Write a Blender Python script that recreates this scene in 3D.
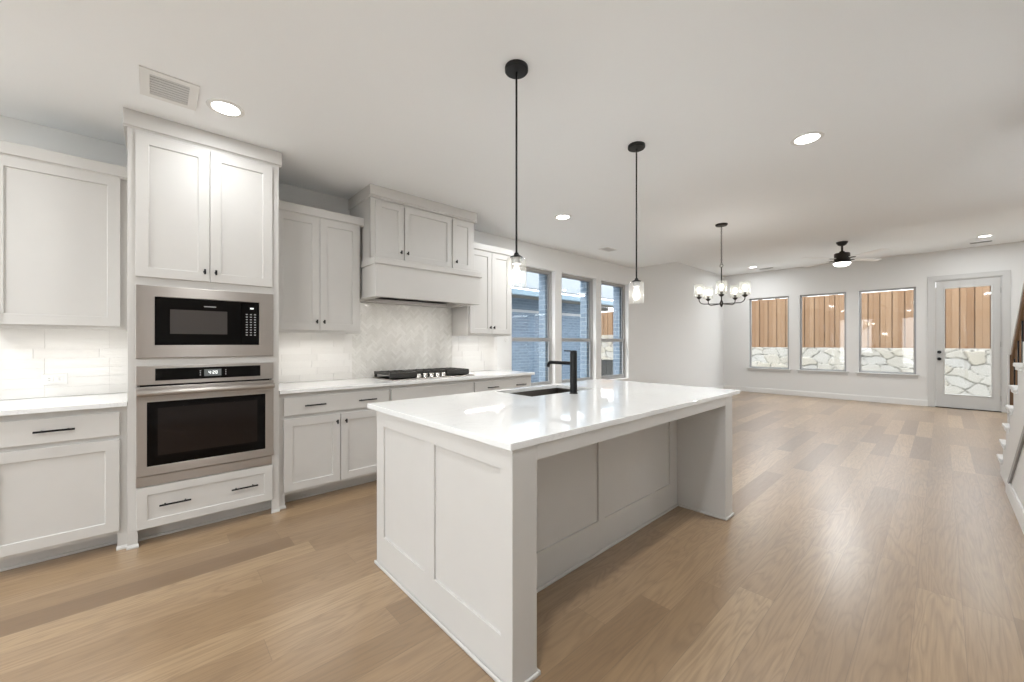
import bpy, bmesh, math, random
import numpy as np
from mathutils import Vector, Matrix
random.seed(7)
scn = bpy.context.scene
for o in list(bpy.data.objects):
    bpy.data.objects.remove(o, do_unlink=True)
COL = scn.collection

# ------------------------------------------------------------------ camera, sky, sun, exposure
CAM_YAW, FPX, CAM_H, CY = 47.475, 394.22, 1.2765, 342.92
cd = bpy.data.cameras.new('camera'); cam = bpy.data.objects.new('camera', cd); COL.objects.link(cam)
cd.sensor_fit = 'HORIZONTAL'; cd.sensor_width = 36.0; cd.lens = FPX/1024*36.0
cd.shift_y = (CY-341.0)/1024; cd.clip_start = 0.02; cd.clip_end = 300
cam.location = (0, 0, CAM_H); cam.rotation_euler = (math.radians(90), 0, math.radians(CAM_YAW))
scn.camera = cam
vs = scn.view_settings
vs.view_transform = 'Standard'; vs.look = 'None'; vs.gamma = 1.0; vs.use_curve_mapping = False
vs.exposure = 0.48
W = bpy.data.worlds.new('sky'); scn.world = W; W.use_nodes = True
nt = W.node_tree; nt.nodes.clear()
tcn = nt.nodes.new('ShaderNodeTexCoord'); spn = nt.nodes.new('ShaderNodeSeparateXYZ'); rpn = nt.nodes.new('ShaderNodeValToRGB')
rpn.color_ramp.elements[0].position = 0.0; rpn.color_ramp.elements[0].color = (.95, .97, 1.0, 1)
rpn.color_ramp.elements[1].position = 1.0; rpn.color_ramp.elements[1].color = (.84, .92, 1.0, 1)
bgn = nt.nodes.new('ShaderNodeBackground'); bgn.inputs['Strength'].default_value = 4.6
wo = nt.nodes.new('ShaderNodeOutputWorld')
nt.links.new(tcn.outputs['Generated'], spn.inputs[0]); nt.links.new(spn.outputs[2], rpn.inputs[0]); nt.links.new(rpn.outputs[0], bgn.inputs[0]); nt.links.new(bgn.outputs[0], wo.inputs[0])
sl = bpy.data.lights.new('sun', 'SUN'); sl.energy = 3.0; sl.angle = math.radians(0.6); sl.color = (1.0, 0.96, 0.9)
so = bpy.data.objects.new('sun', sl); COL.objects.link(so)
so.rotation_euler = Vector((0.34, 0.62, -1.0)).to_track_quat('-Z', 'Y').to_euler()

CAN_W, PEND_W, CHAND_W, FAN_W, UNDER_W, HOOD_W = 12.5, 3.2, 1.5, 24.0, 0.8, 1.0
CAN_C = (0.94, 0.975, 1.0); WARM = (1.0, 0.96, 0.90); UNDER_C = (1.0, 0.97, 0.92)

# ------------------------------------------------------------------ measures
XW, YF, HK, HL = -4.03, 11.54, 2.72, 3.10      # left wall, far wall, kitchen ceiling, living ceiling
YSTEP, YR, XR, XRL, XLR, YSB = 6.90, -3.0, 0.40, 1.42, 5.0, 6.45    # ceiling step, rear wall, right wall beside the kitchen, living right wall
YRE = 4.28                                     # where the right kitchen wall ends
ZC, TS = 0.914, 0.028                          # counter height, slab thickness
XB, XBD = -3.436, -3.416                       # base cabinet face, door face
XT, XTD = -3.400, -3.382
XU, XUD = -3.700, -3.680
# ------------------------------------------------------------------ materials
def M(name, col=(.8, .8, .8), rough=.5, metal=0.0, spec=.5, emit=None, es=1.0, coat=0.0):
    m = bpy.data.materials.new(name); m.use_nodes = True
    b = m.node_tree.nodes['Principled BSDF']
    b.inputs['Base Color'].default_value = (*col, 1); b.inputs['Roughness'].default_value = rough
    b.inputs['Metallic'].default_value = metal; b.inputs['Specular IOR Level'].default_value = spec
    b.inputs['Coat Weight'].default_value = coat; b.inputs['Coat Roughness'].default_value = .1
    if emit:
        b.inputs['Emission Color'].default_value = (*emit, 1); b.inputs['Emission Strength'].default_value = es
    return m
class NT:
    def __init__(s, m): s.m = m; s.t = m.node_tree; s.b = s.t.nodes['Principled BSDF']
    def n(s, typ, **kw):
        x = s.t.nodes.new(typ)
        for k, v in kw.items():
            if k.startswith('i_'): x.inputs[int(k[2:]) if k[2:].isdigit() else k[2:].replace('_', ' ')].default_value = v
            else: setattr(x, k, v)
        return x
    def l(s, a, b): s.t.links.new(a, b)
    def math(s, op, a, b=None, c=None):
        x = s.n('ShaderNodeMath', operation=op)
        for i, v in enumerate((a, b, c)):
            if v is None: continue
            if isinstance(v, (int, float)): x.inputs[i].default_value = v
            else: s.l(v, x.inputs[i])
        return x.outputs[0]
    def mix(s, fac, a, b, blend='MIX'):
        x = s.n('ShaderNodeMix', data_type='RGBA', blend_type=blend)
        for i, v in ((0, fac), (6, a), (7, b)):
            if isinstance(v, (int, float)): x.inputs[i].default_value = v
            elif isinstance(v, tuple): x.inputs[i].default_value = (*v, 1) if len(v) == 3 else v
            else: s.l(v, x.inputs[i])
        return x.outputs[2]
    def bump(s, h, strength=.2, dist=.01):
        x = s.n('ShaderNodeBump'); x.inputs['Strength'].default_value = strength; x.inputs['Distance'].default_value = dist
        s.l(h, x.inputs['Height']); s.l(x.outputs[0], s.b.inputs['Normal'])
    def pos(s): return s.n('ShaderNodeNewGeometry').outputs['Position']
    def obj(s): return s.n('ShaderNodeTexCoord').outputs['Object']
    def scale(s, v, sc):
        x = s.n('ShaderNodeVectorMath', operation='MULTIPLY'); s.l(v, x.inputs[0]); x.inputs[1].default_value = sc; return x.outputs[0]
    def noise(s, v, scale=5, detail=3, rough=.5, dist=0):
        x = s.n('ShaderNodeTexNoise'); x.inputs['Scale'].default_value = scale; x.inputs['Detail'].default_value = detail
        x.inputs['Roughness'].default_value = rough; x.inputs['Distortion'].default_value = dist; s.l(v, x.inputs['Vector']); return x
    def ramp(s, fac, stops):
        x = s.n('ShaderNodeValToRGB'); e = x.color_ramp.elements
        while len(e) < len(stops): e.new(.5)
        for el, (p, c) in zip(e, stops): el.position = p; el.color = (*c, 1)
        s.l(fac, x.inputs[0]); return x.outputs[0]

def m_plaster(name, col, rough=.6):
    m = M(name, col, rough, spec=.3); k = NT(m); nz = k.noise(k.pos(), 60, 2)
    k.bump(nz.outputs[0], .04, .004); return m
m_wall = m_plaster('wall_paint', (.74, .735, .72))
m_ceil = m_plaster('ceiling_paint', (.87, .88, .885), .7)
m_cab = M('cabinet_paint', (.70, .68, .655), .42, spec=.4)
k = NT(m_cab); nz = k.noise(k.pos(), 9, 2); k.l(k.mix(nz.outputs[0], (.58, .561, .534), (.60, .581, .554)), k.b.inputs['Base Color'])
m_trim = M('trim_paint', (.78, .77, .75), .4, spec=.4)
m_door = M('grey_white_door_paint', (.58, .575, .56), .4, spec=.4)
m_gap = M('shadow_gap', (.28, .27, .26), .6)
def m_floorf():
    m = M('oak_plank_floor', rough=.34, spec=.5); k = NT(m)
    sp = k.n('ShaderNodeSeparateXYZ'); k.l(k.pos(), sp.inputs[0]); x, y = sp.outputs[0], sp.outputs[1]
    PW, PL = .157, 1.5
    xr = k.math('DIVIDE', k.math('ADD', x, 15.7+.403), PW); row = k.math('FLOOR', xr); fx = k.math('FRACT', xr)
    wn = k.n('ShaderNodeTexWhiteNoise', noise_dimensions='1D'); k.l(row, wn.inputs['W'])
    yy = k.math('ADD', k.math('DIVIDE', k.math('ADD', y, 20.0), PL), k.math('MULTIPLY', wn.outputs[0], 7.3))
    idx = k.math('FLOOR', yy); fy = k.math('FRACT', yy)
    cb = k.n('ShaderNodeCombineXYZ'); k.l(row, cb.inputs[0]); k.l(idx, cb.inputs[1])
    w2 = k.n('ShaderNodeTexWhiteNoise', noise_dimensions='2D'); k.l(cb.outputs[0], w2.inputs['Vector'])
    rnd = w2.outputs[0]
    # grain
    g = k.n('ShaderNodeCombineXYZ'); k.l(k.math('MULTIPLY', x, 1.0), g.inputs[0]); k.l(k.math('MULTIPLY', y, .10), g.inputs[1]); k.l(k.math('MULTIPLY', rnd, 31.0), g.inputs[2])
    big = k.noise(g.outputs[0], 6.5, 3, .55, .5)
    rings = k.math('FRACT', k.math('MULTIPLY', big.outputs[0], 16.0))
    rings = k.math('ABSOLUTE', k.math('SUBTRACT', rings, .5))
    g2 = k.n('ShaderNodeCombineXYZ'); k.l(k.math('MULTIPLY', x, 1.0), g2.inputs[0]); k.l(k.math('MULTIPLY', y, .035), g2.inputs[1]); k.l(k.math('MULTIPLY', rnd, 17.0), g2.inputs[2])
    fine = k.noise(g2.outputs[0], 130, 3, .6)
    base = k.ramp(rnd, [(0, (.215, .132, .069)), (.25, (.31, .202, .109)), (.75, (.372, .248, .139)), (1, (.45, .312, .180))])
    c = k.mix(k.math('MULTIPLY', k.math('POWER', k.math('MULTIPLY', rings, 2.0), 2.0), .42), base, (.17, .102, .056))
    c = k.mix(k.math('MULTIPLY', k.math('SUBTRACT', fine.outputs[0], .25), .75), c, (.17, .105, .058))
    ex = k.math('MINIMUM', fx, k.math('SUBTRACT', 1.0, fx)); ey = k.math('MINIMUM', fy, k.math('SUBTRACT', 1.0, fy))
    gap = k.math('MINIMUM', k.math('MULTIPLY', ex, PW), k.math('MULTIPLY', ey, PL))
    gm = k.math('LESS_THAN', gap, .0011)
    c = k.mix(k.math('MULTIPLY', gm, .55), c, (.13, .085, .055))
    k.l(c, k.b.inputs['Base Color'])
    k.l(k.math('ADD', .27, k.math('MULTIPLY', fine.outputs[0], .14)), k.b.inputs['Roughness'])
    h = k.math('SUBTRACT', k.math('MULTIPLY', fine.outputs[0], .25), gm)
    k.bump(h, .12, .002)
    return m
m_floor = m_floorf(); m_floor.node_tree.nodes['Principled BSDF'].inputs['Specular IOR Level'].default_value = .9; m_floor.node_tree.nodes['Principled BSDF'].inputs['Coat Weight'].default_value = .38; m_floor.node_tree.nodes['Principled BSDF'].inputs['Coat Roughness'].default_value = .28
def m_quartzf():
    m = M('white_quartz', (.82, .82, .81), .10, spec=.5); k = NT(m)
    n1 = k.noise(k.pos(), 2.2, 5, .6, 1.2)
    v = k.math('ABSOLUTE', k.math('SUBTRACT', n1.outputs[0], .5))
    vein = k.ramp(v, [(0, (1, 1, 1)), (.012, (0, 0, 0))])
    sp = k.noise(k.pos(), 260, 1)
    c = k.mix(k.math('MULTIPLY', sp.outputs[0], .12), (.83, .83, .82), (.62, .62, .61))
    vv = k.n('ShaderNodeRGBToBW'); k.l(vein, vv.inputs[0])
    c = k.mix(k.math('MULTIPLY', vv.outputs[0], .22), c, (.55, .55, .54))
    k.l(c, k.b.inputs['Base Color']); return m
m_quartz = m_quartzf(); m_quartz.node_tree.nodes['Principled BSDF'].inputs['Roughness'].default_value = .045
def m_steelf(name, base=(.44, .405, .375), rough=.40, axis=1):
    m = M(name, base, rough, 1.0); k = NT(m)
    sc = [90, 90, 90]; sc[axis] = 1.2
    n1 = k.noise(k.scale(k.pos(), tuple(sc)), 6, 3, .6)
    k.l(k.math('ADD', rough-.03, k.math('MULTIPLY', n1.outputs[0], .06)), k.b.inputs['Roughness'])
    m.node_tree.nodes['Principled BSDF'].inputs['Anisotropic'].default_value = .85
    cv = k.n('ShaderNodeCombineXYZ'); cv.inputs[2].default_value = 1.0; k.l(cv.outputs[0], k.b.inputs['Tangent']); return m
m_steel = m_steelf('brushed_steel')
m_steel_sink = m_steelf('sink_steel', (.15, .135, .122), .42, 1)
m_chrome = M('polished_steel', (.75, .73, .70), .16, 1.0)
m_blackglass = M('black_glass', (.004, .0034, .003), .05, spec=.10)
m_ovenwin = M('oven_window_glass', (.013, .009, .0075), .06, spec=.22)
m_mwwin = M('microwave_window_mesh', (.060, .052, .048), .12, spec=.3)
m_dark = M('black_metal', (.007, .007, .0075), .42, .2, spec=.35)
m_iron = M('cast_iron_grate', (.030, .028, .025), .35)
k = NT(m_iron); nz = k.noise(k.pos(), 220, 2); k.bump(nz.outputs[0], .2, .001)
m_bronze = M('dark_bronze_metal', (.035, .030, .027), .4, .6)
m_grey = M('light_grey_mark', (.42, .42, .42), .4)
m_disp = M('display_lit', (.05, .05, .05), .2, emit=(.75, .82, .80), es=.10)
m_digit = M('display_digit', (.6, .6, .6), .2, emit=(.85, .9, .88), es=.9)
m_plate = M('white_plastic', (.74, .73, .71), .3)
m_alum = M('grey_aluminium', (.34, .34, .34), .4, .35)
m_alumf = M('taupe_vinyl_frame', (.42, .41, .40), .45)
m_rubber = M('dark_sash_seal', (.10, .10, .11), .5)
m_bladew = M('white_fan_blade', (.88, .88, .88), .35)
m_led = M('led_diffuser', (.9, .9, .9), .4, emit=(1, .97, .92), es=9.0)
m_bulb = bpy.data.materials.new('lit_bulb'); m_bulb.use_nodes = True; t_ = m_bulb.node_tree; t_.nodes.clear()
e_ = t_.nodes.new('ShaderNodeEmission'); e_.inputs[0].default_value = (1, .90, .74, 1); e_.inputs[1].default_value = 2.2
q_ = t_.nodes.new('ShaderNodeBsdfTransparent'); x_ = t_.nodes.new('ShaderNodeMixShader'); x_.inputs[0].default_value = .45
y_ = t_.nodes.new('ShaderNodeOutputMaterial'); t_.links.new(q_.outputs[0], x_.inputs[1]); t_.links.new(e_.outputs[0], x_.inputs[2]); t_.links.new(x_.outputs[0], y_.inputs[0])
m_fanlight = M('fan_light_diffuser', (.9, .9, .9), .4, emit=(1, .96, .9), es=4.0)
def m_glassf(name, tint=(1, 1, 1), haze=0.0, ior=1.45, gl=(1, 1, 1)):
    m = bpy.data.materials.new(name); m.use_nodes = True; t = m.node_tree; t.nodes.clear()
    tr = t.nodes.new('ShaderNodeBsdfTransparent'); tr.inputs[0].default_value = (*tint, 1)
    g = t.nodes.new('ShaderNodeBsdfGlossy'); g.inputs['Roughness'].default_value = .03; g.inputs[0].default_value = (*gl, 1)
    lw = t.nodes.new('ShaderNodeLayerWeight'); pw = t.nodes.new('ShaderNodeMath'); pw.operation = 'POWER'; pw.inputs[1].default_value = 5.0
    fr = t.nodes.new('ShaderNodeMath'); fr.operation = 'MULTIPLY_ADD'; f0 = ((ior-1)/(ior+1))**2
    fr.inputs[1].default_value = 1-f0; fr.inputs[2].default_value = f0
    t.links.new(lw.outputs['Facing'], pw.inputs[0]); t.links.new(pw.outputs[0], fr.inputs[0])
    mx = t.nodes.new('ShaderNodeMixShader'); out = t.nodes.new('ShaderNodeOutputMaterial')
    t.links.new(fr.outputs[0], mx.inputs[0]); t.links.new(tr.outputs[0], mx.inputs[1]); t.links.new(g.outputs[0], mx.inputs[2])
    last = mx.outputs[0]
    if haze:
        tl = t.nodes.new('ShaderNodeBsdfTranslucent'); tl.inputs[0].default_value = (.95, .95, .93, 1)
        df = t.nodes.new('ShaderNodeBsdfDiffuse'); df.inputs[0].default_value = (.9, .9, .88, 1)
        a = t.nodes.new('ShaderNodeMixShader'); a.inputs[0].default_value = .5
        t.links.new(tl.outputs[0], a.inputs[1]); t.links.new(df.outputs[0], a.inputs[2])
        m2 = t.nodes.new('ShaderNodeMixShader'); m2.inputs[0].default_value = haze
        t.links.new(last, m2.inputs[1]); t.links.new(a.outputs[0], m2.inputs[2]); last = m2.outputs[0]
    t.links.new(last, out.inputs[0]); return m
m_pane = m_glassf('window_glass', (.97, .98, .98))
m_shade = m_glassf('clear_shade_glass', (.97, .97, .96), .014, 1.5)
m_shade2 = m_glassf('seeded_shade_glass', (.95, .95, .93), .035, 1.5)
def m_tilef(name, c0, c1, rough):
    m = M(name, c0, rough, spec=.5); k = NT(m)
    ri = k.n('ShaderNodeNewGeometry').outputs['Random Per Island']
    n1 = k.noise(k.pos(), 14, 3)
    f = k.math('ADD', k.math('MULTIPLY', ri, .7), k.math('MULTIPLY', n1.outputs[0], .3))
    k.l(k.mix(f, c0, c1), k.b.inputs['Base Color'])
    n2 = k.noise(k.scale(k.pos(), (1, .5, 1.6)), 22, 2); k.bump(n2.outputs[0], .12, .01); return m
m_tile = m_tilef('white_glazed_tile', (.70, .68, .65), (.77, .755, .73), .14)
m_pearl = m_tilef('pearl_mosaic_tile', (.63, .61, .57), (.76, .745, .71), .14)
m_grout = M('pale_grout', (.70, .685, .66), .8)
def m_brickf():  # daylight's blue cast is mixed into the grey brick colours
    m = M('daylight_blue_brick', rough=.85, spec=.2); k = NT(m)
    sp = k.n('ShaderNodeSeparateXYZ'); k.l(k.pos(), sp.inputs[0])
    ad = k.math('ADD', sp.outputs[0], sp.outputs[1])
    cb = k.n('ShaderNodeCombineXYZ'); k.l(ad, cb.inputs[0]); k.l(sp.outputs[2], cb.inputs[1])
    br = k.n('ShaderNodeTexBrick'); k.l(cb.outputs[0], br.inputs['Vector'])
    br.inputs['Scale'].default_value = 1; br.inputs['Brick Width'].default_value = .215; br.inputs['Row Height'].default_value = .075
    br.inputs['Mortar Size'].default_value = .008; br.inputs['Color1'].default_value = (.115, .16, .215, 1); br.inputs['Color2'].default_value = (.17, .225, .285, 1)
    br.inputs['Mortar'].default_value = (.25, .295, .335, 1); br.inputs['Mortar Smooth'].default_value = .2
    n1 = k.noise(k.pos(), 5, 4, .7); c = k.mix(k.math('MULTIPLY', n1.outputs[0], .5), br.outputs[0], (.14, .185, .24))
    k.l(c, k.b.inputs['Base Color']); k.bump(k.math('SUBTRACT', 1.0, br.outputs[1]), .5, .01); return m
m_brick = m_brickf()
def m_cedarf(name='cedar_board', c0=(.145, .083, .044), c1=(.200, .128, .076)):
    m = M(name, rough=.75, spec=.2); k = NT(m)
    ri = k.n('ShaderNodeNewGeometry').outputs['Random Per Island']
    n1 = k.noise(k.scale(k.pos(), (1, 1, .06)), 60, 4, .6); n2 = k.noise(k.scale(k.pos(), (1, 1, .5)), 9, 3)
    c = k.mix(ri, c0, c1); c = k.mix(k.math('MULTIPLY', n1.outputs[0], .35), c, (.11, .058, .03))
    kn = k.ramp(n2.outputs[0], [(.68, (0, 0, 0)), (.74, (1, 1, 1))]); bw = k.n('ShaderNodeRGBToBW'); k.l(kn, bw.inputs[0])
    c = k.mix(k.math('MULTIPLY', bw.outputs[0], .5), c, (.18, .085, .04))
    k.l(c, k.b.inputs['Base Color']); k.bump(n1.outputs[0], .2, .004); return m
m_cedar = m_cedarf()
m_brownwood = m_cedarf('brown_stained_wood', (.20, .115, .065), (.26, .155, .09))
def m_stonef():
    m = M('pale_limestone', rough=.9, spec=.2); k = NT(m)
    at = k.n('ShaderNodeAttribute', attribute_name='stone')
    n1 = k.noise(k.pos(), 12, 5, .65)
    sp = k.n('ShaderNodeSeparateColor'); k.l(at.outputs['Color'], sp.inputs[0])
    c = k.mix(sp.outputs[0], (.27, .262, .245), (.29, .265, .22)); c = k.mix(k.math('MULTIPLY', n1.outputs[0], .35), c, (.22, .215, .20))
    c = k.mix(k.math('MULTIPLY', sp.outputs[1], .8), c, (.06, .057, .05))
    k.l(c, k.b.inputs['Base Color']); k.bump(n1.outputs[0], .35, .02); return m
m_stone = m_stonef()
m_roof = M('pale_roof_shingle', (.50, .54, .60), .9); k = NT(m_roof)
nz = k.noise(k.scale(k.pos(), (4, 8, 4)), 3, 3, .7); k.l(k.mix(nz.outputs[0], (.075, .087, .098), (.155, .168, .178)), k.b.inputs['Base Color'])
m_fascia = M('grey_gutter_paint', (.20, .27, .32), .5)
m_soffit = M('soffit_paint', (.16, .15, .13), .7)
m_ground = M('pale_concrete_ground', (.5, .49, .47), .95); k = NT(m_ground)
nz = k.noise(k.pos(), 25, 4, .7); k.l(k.mix(nz.outputs[0], (.50, .49, .46), (.60, .59, .56)), k.b.inputs['Base Color'])
m_darkfence = M('dark_gate_stain', (.05, .05, .045), .7)
m_extwhite = M('white_exterior_paint', (.8, .8, .8), .6)
m_louver = M('vent_louvre_paint', (.62, .62, .615), .5)
m_ventdark = M('vent_recess', (.10, .10, .10), .7)

# ------------------------------------------------------------------ builders
ORIG = {}
def root_of(o): return ORIG.get(o.name, Vector((0, 0, 0))) if o else Vector((0, 0, 0))
def tag(o, label=None, cat=None, group=None, kind=None):
    for kk, v in (('label', label), ('category', cat), ('group', group), ('kind', kind)):
        if v: o[kk] = v
    return o
def thing(name, loc, label=None, cat=None, group=None, kind=None):
    o = bpy.data.objects.new(name, None); COL.objects.link(o); o.empty_display_size = .05
    o.location = loc; ORIG[o.name] = Vector(loc); return tag(o, label, cat, group, kind)
class MB:
    def __init__(s): s.bm = bmesh.new()
    def face(s, pts):
        return s.bm.faces.new([s.bm.verts.new(p) for p in pts])
    def box(s, x0, x1, y0, y1, z0, z1):
        v = [s.bm.verts.new(p) for p in ((x0,y0,z0),(x1,y0,z0),(x1,y1,z0),(x0,y1,z0),(x0,y0,z1),(x1,y0,z1),(x1,y1,z1),(x0,y1,z1))]
        for f in ((0,3,2,1),(4,5,6,7),(0,1,5,4),(1,2,6,5),(2,3,7,6),(3,0,4,7)): s.bm.faces.new([v[i] for i in f])
        return s
    def prism(s, pts, axis, a0, a1):
        """polygon pts in the plane perpendicular to axis, extruded from a0 to a1"""
        def P(p, a):
            q = list(p); q.insert(axis, a); return q
        A = [s.bm.verts.new(P(p, a0)) for p in pts]; B = [s.bm.verts.new(P(p, a1)) for p in pts]
        n = len(pts); s.bm.faces.new(A[::-1]); s.bm.faces.new(B)
        for i in range(n): s.bm.faces.new((A[i], A[(i+1) % n], B[(i+1) % n], B[i]))
        return s
    def lathe(s, prof, c, axis=2, n=32, dirn=1):
        """prof: list of (r, h) along axis from c"""
        rings = []
        for r, hh in prof:
            ring = []
            for i in range(n if r > 1e-6 else 1):
                a = 2*math.pi*i/n; p = [r*math.cos(a), r*math.sin(a)]; p.insert(axis, hh*dirn)
                ring.append(s.bm.verts.new((c[0]+p[0], c[1]+p[1], c[2]+p[2])))
            rings.append(ring)
        for A, B in zip(rings, rings[1:]):
            for i in range(n):
                j = (i+1) % n
                if len(A) == 1 and len(B) == 1: continue
                if len(A) == 1: s.bm.faces.new((A[0], B[i], B[j]))
                elif len(B) == 1: s.bm.faces.new((A[i], B[0], A[j]))
                else: s.bm.faces.new((A[i], B[i], B[j], A[j]))
        return s
    def cyl(s, c, r, h0, h1, axis=2, n=24):
        return s.lathe([(0, h0), (r, h0), (r, h1), (0, h1)], c, axis, n)
    def tube(s, pts, r, n=10, close=False):
        pts = [Vector(p) for p in pts]; rings = []; up = None
        m = len(pts)
        for i, p in enumerate(pts):
            if close: t = (pts[(i+1) % m]-pts[i-1]).normalized()
            else: t = (pts[min(i+1, m-1)]-pts[max(i-1, 0)]).normalized()
            if up is None: up = Vector((0, 0, 1)) if abs(t.z) < .9 else Vector((1, 0, 0))
            a = t.cross(up).normalized(); b = a.cross(t).normalized(); up = b
            rr = r[i] if isinstance(r, (list, tuple)) else r
            rings.append([s.bm.verts.new(p+rr*(math.cos(2*math.pi*q/n)*a+math.sin(2*math.pi*q/n)*b)) for q in range(n)])
        for A, B in (list(zip(rings, rings[1:])) + ([(rings[-1], rings[0])] if close else [])):
            for q in range(n): s.bm.faces.new((A[q], A[(q+1) % n], B[(q+1) % n], B[q]))
        if not close:
            s.bm.faces.new(rings[0][::-1]); s.bm.faces.new(rings[-1])
        return s
    def slab(s, mp, a, b, nf, th, rects=(), depth=.008, holes=()):
        """panel facing +n: mp(a,b,n)->xyz; recessed rects, through holes, exact grid of cells"""
        ea = sorted({a[0], a[1], *[v for r in list(rects)+list(holes) for v in r[:2] if a[0] <= v <= a[1]]})
        eb = sorted({b[0], b[1], *[v for r in list(rects)+list(holes) for v in r[2:4] if b[0] <= v <= b[1]]})
        def dep(i, j):
            if i < 0 or j < 0 or i >= len(ea)-1 or j >= len(eb)-1: return th
            ca, cb = (ea[i]+ea[i+1])/2, (eb[j]+eb[j+1])/2
            for r in holes:
                if r[0] < ca < r[1] and r[2] < cb < r[3]: return th
            for r in rects:
                if r[0] < ca < r[1] and r[2] < cb < r[3]: return depth
            return 0.0
        P = lambda A, B, N: s.bm.verts.new(mp(A, B, nf-N))
        def quad(q): s.bm.faces.new([P(*p) for p in q])
        na, nb = len(ea)-1, len(eb)-1
        for i in range(na):
            for j in range(nb):
                d = dep(i, j)
                if d < th:
                    quad([(ea[i],eb[j],d),(ea[i+1],eb[j],d),(ea[i+1],eb[j+1],d),(ea[i],eb[j+1],d)])
                    quad([(ea[i],eb[j+1],th),(ea[i+1],eb[j+1],th),(ea[i+1],eb[j],th),(ea[i],eb[j],th)])
        for i in range(na+1):
            for j in range(nb):
                d0, d1 = dep(i-1, j), dep(i, j)
                if abs(d0-d1) > 1e-9:
                    quad([(ea[i],eb[j],d0),(ea[i],eb[j],d1),(ea[i],eb[j+1],d1),(ea[i],eb[j+1],d0)])
        for j in range(nb+1):
            for i in range(na):
                d0, d1 = dep(i, j-1), dep(i, j)
                if abs(d0-d1) > 1e-9:
                    quad([(ea[i],eb[j],d0),(ea[i+1],eb[j],d0),(ea[i+1],eb[j],d1),(ea[i],eb[j],d1)])
        bmesh.ops.remove_doubles(s.bm, verts=s.bm.verts, dist=1e-5)
        return s
    def build(s, name, mat, parent=None, bevel=0, seg=2, smooth=False, kind=None, label=None, keep=False):
        bm = s.bm
        if not keep: bmesh.ops.recalc_face_normals(bm, faces=bm.faces)
        me = bpy.data.meshes.new(name); off = root_of(parent)
        if off.length: bmesh.ops.translate(bm, vec=-off, verts=bm.verts)
        bm.to_mesh(me); bm.free(); me.materials.append(mat)
        if smooth:
            me.shade_smooth()
        o = bpy.data.objects.new(name, me); COL.objects.link(o)
        if parent: o.parent = parent; ORIG[o.name] = off
        if smooth:
            md = o.modifiers.new('edges', 'EDGE_SPLIT'); md.split_angle = math.radians(38)
        if bevel:
            md = o.modifiers.new('bevel', 'BEVEL'); md.width = bevel; md.segments = seg; md.limit_method = 'ANGLE'; md.angle_limit = math.radians(40)
        return tag(o, label, None, None, kind)
FX = lambda a, b, n: (n, a, b)          # faces +X: a=Y, b=Z
FYn = lambda a, b, n: (a, -n, b)        # faces -Y: a=X, b=Z (n=-Y)
FZ = lambda a, b, n: (a, b, n)
def copy_tree(o, parent=None):
    c = o.copy(); COL.objects.link(c); c.parent = parent
    ORIG[c.name] = ORIG.get(o.name, Vector((0, 0, 0)))
    for ch in list(o.children): copy_tree(ch, c)
    return c
def lamp(name, typ, loc, power, color, parent=None, size=.1, size_y=None, rot=(0, 0, 0), shape='DISK', spread=None):
    l = bpy.data.lights.new(name, typ); l.energy = power; l.color = color
    if typ == 'AREA':
        l.shape = shape; l.size = size
        if size_y: l.size_y = size_y
        if spread: l.spread = spread
    else: l.shadow_soft_size = size
    o = bpy.data.objects.new(name, l); COL.objects.link(o)
    o.location = Vector(loc)-root_of(parent); o.rotation_euler = rot
    if parent: o.parent = parent
    return o
def S(name, mb, mat, **kw):
    o = mb.build(name, mat, **kw); o['kind'] = 'structure'; return o

# ------------------------------------------------------------------ room shell
WT = .30
S('floor', MB().box(XW-.02, XLR+.02, YR, YF+.02, -.10, 0), m_floor)
cb = MB(); cb.box(XW-.02, XLR+.02, YR, YSTEP, HK, HK+.45); cb.box(XW-.02, XLR+.02, YSTEP, YF+.02, HL, HL+.07)
S('ceiling', cb, m_ceil)
LW = [(3.69, 4.60), (4.752, 5.664), (5.818, 6.70)]
LWZ = (.60, 2.385)
w = MB().slab(FX, (YR, YF), (0, HL), XW, .10, holes=[(a, b, *LWZ) for a, b in LW]); S('wall_left', w, m_wall)
FWIN = [(-3.41, -2.535), (-2.325, -1.455), (-1.245, -.355)]
FWZ = (.62, 2.43); DOOR = (-.088, .744, 0, 2.505)
wm = lambda a, b, n: (a, -n, b)
w = MB().slab(wm, (XW-.1, XLR+.1), (0, HL), -YF, .12, holes=[(a, b, *FWZ) for a, b in FWIN]+[DOOR, (1.6, 3.1, .06, 2.5), (3.3, 4.8, .06, 2.5)]); S('wall_far', w, m_wall)
RW = [(-3.6, -2.3, .06, 2.5), (-1.3, 0.0, .06, 2.5)]
w = MB().slab(lambda a, b, n: (a, n, b), (XW-.1, XRL+.1), (0, HK+.05), YR, .12, holes=RW); S('wall_rear', w, m_wall)
wr = MB(); wr.box(XR, XR+.12, 1.2, YRE, 0, HK); wr.box(XRL, XRL+.12, YR, YSB, 0, HK); wr.box(XRL+.12, XLR, YSB-.12, YSB, 0, HK)
S('wall_right', wr, m_wall)
LRW = [(8.4, 10.2, .06, 2.5)]
S('wall_living_right', MB().slab(lambda a, b, n: (-n, a, b), (YSB-.1, YF+.1), (0, HL), -XLR, .12, holes=LRW), m_wall)  # unseen living area, added for the daylight its glazing lets in
# outer brick skin of this house with the window reveals
w = MB().slab(FX, (YR, YF+.12), (-.1, HL+.4), XW-.16, .14, holes=[(a-.03, b-.05, LWZ[0]-.02, LWZ[1]) for a, b in LW]); S('wall_exterior', w, m_brick)
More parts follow.
